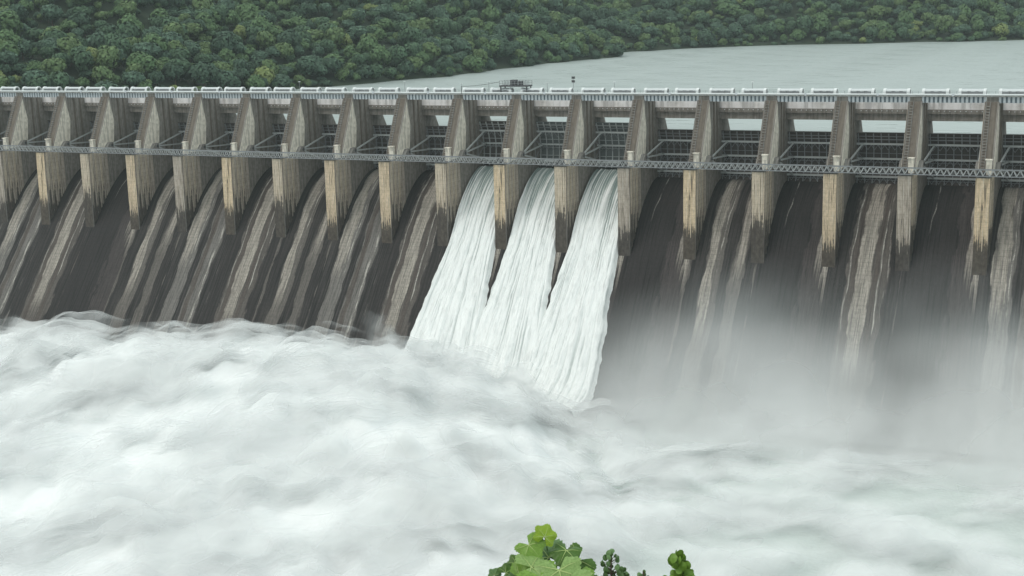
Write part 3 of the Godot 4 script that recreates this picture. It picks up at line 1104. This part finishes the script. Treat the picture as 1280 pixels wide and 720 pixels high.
func build_plants() -> void:
	var dist := 5.3
	var f := 360.0 / tan(deg_to_rad(cam.fov) * 0.5)
	var vein := NoiseTexture2D.new()
	vein.width = 256; vein.height = 256; vein.seamless = true
	vein.noise = noise(88, 0.02, 4)
	var ramp := Gradient.new()
	ramp.set_color(0, Color(0.72, 0.76, 0.70)); ramp.set_color(1, Color(1, 1, 1))
	vein.color_ramp = ramp
	var greens := []
	for c in [[0.30, 0.44, 0.04], [0.21, 0.36, 0.06], [0.15, 0.26, 0.10], [0.085, 0.175, 0.03], [0.27, 0.40, 0.13]]:
		var m := mat("vine_leaf", c[0], c[1], c[2], 0.4)
		m.backlight = Color(0.25, 0.32, 0.05)
		m.albedo_texture = vein
		m.uv1_triplanar = true
		m.uv1_scale = Vector3.ONE * 3.0
		greens.append(m)
	mat("leaf_vein", 0.34, 0.44, 0.16, 0.5)
	var meshes := [lobed_leaf(1), lobed_leaf(2), lobed_leaf(3)]
	var foot := view_point(690, 760, dist) + Vector3(0, -1.2, 0)
	var vine := thing("vine_shrub", foot)
	tag(vine, "bright green shrub with large lobed leaves rising before the spray", "shrub")
	# pixel centre, width in pixels, roll, tilt, shade, dip towards the viewer
	var leaves := [[681, 671, 25, 20, 20, 0, 0.0], [661, 681, 31, 140, 35, 1, 0.0], [686, 697, 44, -30, 40, 2, 0.03], [708, 688, 33, 205, 55, 3, 0.02], [723, 700, 40, 230, 30, 3, 0.05], [664, 709, 46, 80, 60, 4, -0.08], [699, 713, 54, 170, 45, 4, -0.10],
		[645, 704, 20, 30, 30, 3, 0.08], [632, 716, 20, 60, 30, 3, 0.05], [618, 719, 14, 20, 20, 2, 0.06], [720, 716, 40, 200, 40, 1, 0.0], [740, 717, 26, 250, 30, 3, 0.06], [676, 722, 50, 150, 40, 1, -0.12], [650, 724, 40, 100, 30, 1, 0.0], [705, 730, 60, 190, 40, 4, -0.14], [735, 738, 50, 230, 40, 1, -0.05], [640, 742, 50, 120, 35, 2, 0.0], [680, 745, 60, 170, 45, 1, -0.1]]
	var r := RandomNumberGenerator.new()
	r.seed = 3
	var st := start()
	for d in leaves:
		var p := view_point(d[0], d[1], dist + d[6])
		var o := MeshInstance3D.new()
		var pick: Array = meshes[r.randi() % 3]
		o.mesh = pick[0]
		o.material_override = greens[d[5]]
		o.name = "leaf"
		vine.add_child(o, true)
		var vn := MeshInstance3D.new()
		vn.mesh = pick[1]
		vn.material_override = M.leaf_vein
		vn.name = "vein"
		o.add_child(vn)
		var s: float = d[2] / f * dist * 1.2
		var b := cam.global_basis * Basis(Vector3.RIGHT, deg_to_rad(-d[4])) * Basis(Vector3.UP, r.randf_range(-0.4, 0.4)) * Basis(Vector3.FORWARD, deg_to_rad(d[3]))
		o.global_transform = Transform3D(b.scaled(Vector3.ONE * s), p - b.y * s * 0.12)
		var hub := view_point(690 + (d[0] - 690) * 0.35, maxf(d[1] + 14, 700), dist + 0.1)
		tube(st, p - b.y * s * 0.0 - foot, hub - foot, 0.0022, 0.003, 5)
		tube(st, hub - foot, view_point(690, 770, dist + 0.1) - foot, 0.003, 0.005, 5)
	tube(st, Vector3.ZERO, view_point(690, 770, dist + 0.1) - foot, 0.014, 0.006, 7)
	put(st, "stem", greens[2], vine)
	# small-leaved shrubs
	for q in [[764.0, 687.0, 26.0, 150, 7.5, "dark small-leaved shrub sprig beside the large-leaved green shrub"], [848.0, 690.0, 24.0, 130, 12.0, "upright shrub with round olive green leaves beside the viewpoint"], [804.0, 714.0, 26.0, 90, 6.5, "low dark sprig with tiny leaves between two taller shrubs"]]:
		var d2 := 5.6
		var base := view_point(q[0], 770, d2) + Vector3(0, -1.25, 0)
		var sh := thing("small_shrub", base)
		tag(sh, q[5], "shrub")
		var leaf := start()
		var stem := start()
		var top := view_point(q[0], q[1], d2)
		var low := view_point(q[0], 790, d2)
		tube(stem, Vector3.ZERO, low - base, 0.012, 0.006, 6)
		tube(stem, low - base, top - base, 0.006, 0.002, 6)
		for k in q[3]:
			var t := pow(r.randf(), 0.8)
			var py := lerpf(q[1], 770.0, t)
			var px: float = q[0] + r.randf_range(-1, 1) * lerpf(3.0, q[2], minf(t * 2.0, 1.0))
			var c := view_point(px, py, d2 + r.randf_range(-0.08, 0.08)) - base
			var rad: float = q[4] / f * d2 * 0.5 * r.randf_range(0.75, 1.2)
			var nn := (cam.global_basis.z + Vector3(r.randfn(), r.randfn(), r.randfn()) * 0.6).normalized()
			var s1 := nn.cross(Vector3.UP).normalized()
			var s2 := s1.cross(nn)
			for e in 9:
				var e0 := TAU * e / 9.0
				var e1 := TAU * (e + 1) / 9.0
				tri(leaf, c + nn * rad * 0.25, c + (s1 * cos(e0) * 0.8 + s2 * sin(e0)) * rad, c + (s1 * cos(e1) * 0.8 + s2 * sin(e1)) * rad)
			tube(stem, c, lerp(low - base, top - base, clampf(1.0 - t * 0.9, 0.0, 1.0)) + Vector3(0, -0.012, 0), 0.001, 0.0015, 4)
		put(leaf, "foliage", greens[2] if q[4] < 8.0 else greens[1], sh)
		put(stem, "stem", M.bark, sh)

func build_near_slope() -> void:
	# the hillside the viewpoint stands on, falling away to the river
	var fwd := -cam.global_basis.z
	fwd.y = 0
	fwd = fwd.normalized()
	var side := fwd.cross(Vector3.UP)
	var nz := noise(700, 0.15, 3)
	var pos := PackedVector3Array()
	var nu := 41
	var nv := 60
	for j in nv:
		var d := lerpf(0.0, 1.0, float(j) / (nv - 1))
		d = -14.0 + 200.0 * d * d
		for i in nu:
			var s := (i - 20) * 4.0 * (1.0 + maxf(d, 0.0) * 0.03)
			var p := CAM + fwd * d + side * s
			var y := 35.35 - maxf(0.0, d - 1.0) * 0.22 - maxf(0.0, d - 6.0) * 0.62 + nz.get_noise_2d(p.x, p.z) * 0.25 * clampf(d - 1.0, 0.0, 6.0)
			pos.append(Vector3(p.x, y, p.z))
	var o := MeshInstance3D.new()
	o.mesh = sheet(pos, nu, nv)
	o.material_override = M.near_soil
	o.name = "hillside"
	add_child(o)
	tag(o, "", "", "", "structure")

# ------------------------------------------------------------------ all together
func _ready() -> void:
	rng.seed = 1
	cam = Camera3D.new()
	cam.name = "camera"
	add_child(cam)
	cam.position = CAM
	cam.basis = Basis.from_euler(Vector3(-0.2089, 0.4377, -0.0305))
	cam.fov = rad_to_deg(2.0 * atan(360.0 / 1782.7))
	cam.near = 0.1
	cam.far = 5000.0
	var env := Environment.new()
	env.background_mode = Environment.BG_SKY
	var sm := ProceduralSkyMaterial.new()
	sm.sky_top_color = Color(0.90, 0.945, 0.945)
	sm.sky_horizon_color = Color(0.86, 0.92, 0.925)
	sm.ground_horizon_color = Color(0.5, 0.55, 0.55)
	sm.ground_bottom_color = Color(0.4, 0.44, 0.43)
	sm.sky_energy_multiplier = 1.0
	sm.sun_angle_max = 1.0
	env.sky = Sky.new()
	env.sky.sky_material = sm
	env.tonemap_mode = Environment.TONE_MAPPER_LINEAR
	env.tonemap_exposure = 1.25
	env.fog_enabled = true
	env.fog_light_color = Color(0.88, 0.93, 0.93)
	env.fog_density = 0.00009
	env.sdfgi_enabled = true
	env.ssao_enabled = true
	env.ssil_enabled = true
	var we := WorldEnvironment.new()
	we.name = "environment"
	we.environment = env
	add_child(we)
	var sun := DirectionalLight3D.new()
	sun.name = "sun"
	add_child(sun)
	sun.look_at_from_position(Vector3(-0.25, 0.9, 0.45), Vector3.ZERO)
	sun.light_energy = 0.3
	sun.light_angular_distance = 25.0
	sun.light_color = Color(1.0, 0.98, 0.95)
	sun.shadow_enabled = true
	materials()

	# setting: reservoir and river
	var st := start()
	quad(st, Vector3(-700, RES_Y, -1300), Vector3(1500, RES_Y, -1300), Vector3(1500, RES_Y, -10.9), Vector3(-700, RES_Y, -10.9))
	tag(put(st, "reservoir", M.lake_water, self), "", "", "", "structure")
	st = start()
	quad(st, Vector3(-420, RIVER_Y, 62), Vector3(500, RIVER_Y, 62), Vector3(500, RIVER_Y, 480), Vector3(-420, RIVER_Y, 480))
	tag(put(st, "river", M.river_water, self), "", "", "", "structure")
	build_far_bank()

	# the dam
	var dam := thing("dam")
	tag(dam, "stained concrete gravity dam with a row of battered piers and curved spillway bays", "dam")
	for b in range(FIRST, LAST): build_spillway_face(b, dam)
	var pier := build_pier()
	var r := RandomNumberGenerator.new()
	r.seed = 44
	for i in range(FIRST, LAST + 1):
		var p: Node3D = pier if i == FIRST else pier.duplicate()
		p.name = "pier"
		dam.add_child(p, true)
		p.position = Vector3(i * PITCH, 0, 0)
		p.get_node("nose_facing").material_override = M["nose_stain_%d" % {0: 0, 1: 1, 2: 2, 3: 1, 4: 3}.get(i, posmod(i * 7 + 3, 4))]
	build_deck(dam)

	# gates
	for b in range(FIRST, LAST):
		var open: bool = b in OPEN_BAYS
		var g := build_gate(9.0 if open else 0.0, M.gate_skin_grey if b in [3, 2] else M.gate_skin, M.steel_paint if open else M.steel_grey)
		g.position = Vector3(b * PITCH, 0, 0)
		if open:
			tag(g, {1: "raised brown-plated radial gate over white water, beside the dry black-streaked bay", 2: "raised grey-plated radial gate over white water, between two other raised gates", 3: "raised grey-plated radial gate over white water, beside the dark wet bay"}[b], "gate", "raised gates above the water chutes")
		else:
			tag(g, "closed steel radial gate above a dry stained spillway bay", "gate", "closed gates above dry bays")
	var jets := [build_jet(1, 9.0, 6.4), build_jet(2, 6.4, 7.4), build_jet(3, 7.4, 4.6)]
	tag(jets[0], "white water chute beside the dry black-streaked bay with a bare pale band", "water chute", "water chutes below the raised gates")
	tag(jets[1], "white water chute running between two other water chutes", "water chute", "water chutes below the raised gates")
	tag(jets[2], "white water chute beside the dark wet misty spillway face", "water chute", "water chutes below the raised gates")

	build_walkway()
	var hood := build_winch_housing()
	tag(hood, "white barrel-roofed winch housing in the row on the dam deck", "winch housing", "winch housings along the deck")
	var first := true
	for b in range(FIRST, LAST):
		for k in 2:
			var h := hood if first else copy(hood, "winch_housing")
			first = false
			h.position = Vector3(b * PITCH + PITCH * (0.26 + 0.48 * k), 0.0, 12.0)
			h.scale = Vector3(0.95, 0.88, 1.0)
	build_gantry()
	for d in [[-0.4, 3.6], [22.9, 3.0], [33.8, 3.6], [56.5, 3.2], [81.6, 3.6], [-46.0, 3.6], [130.0, 3.6]]:
		var lp := build_post(Vector3(d[0], 0, 10.2), d[1], 1)
		tag(lp, "thin grey lamp post with a white head on the dam deck", "lamp post", "lamp posts on the deck")
	tag(build_post(Vector3(66.3, 0, 10.0), 5.2, 2), "slim post carrying two dark boxes on the dam deck", "post")

	build_plume()
	build_near_slope()
	build_plants()
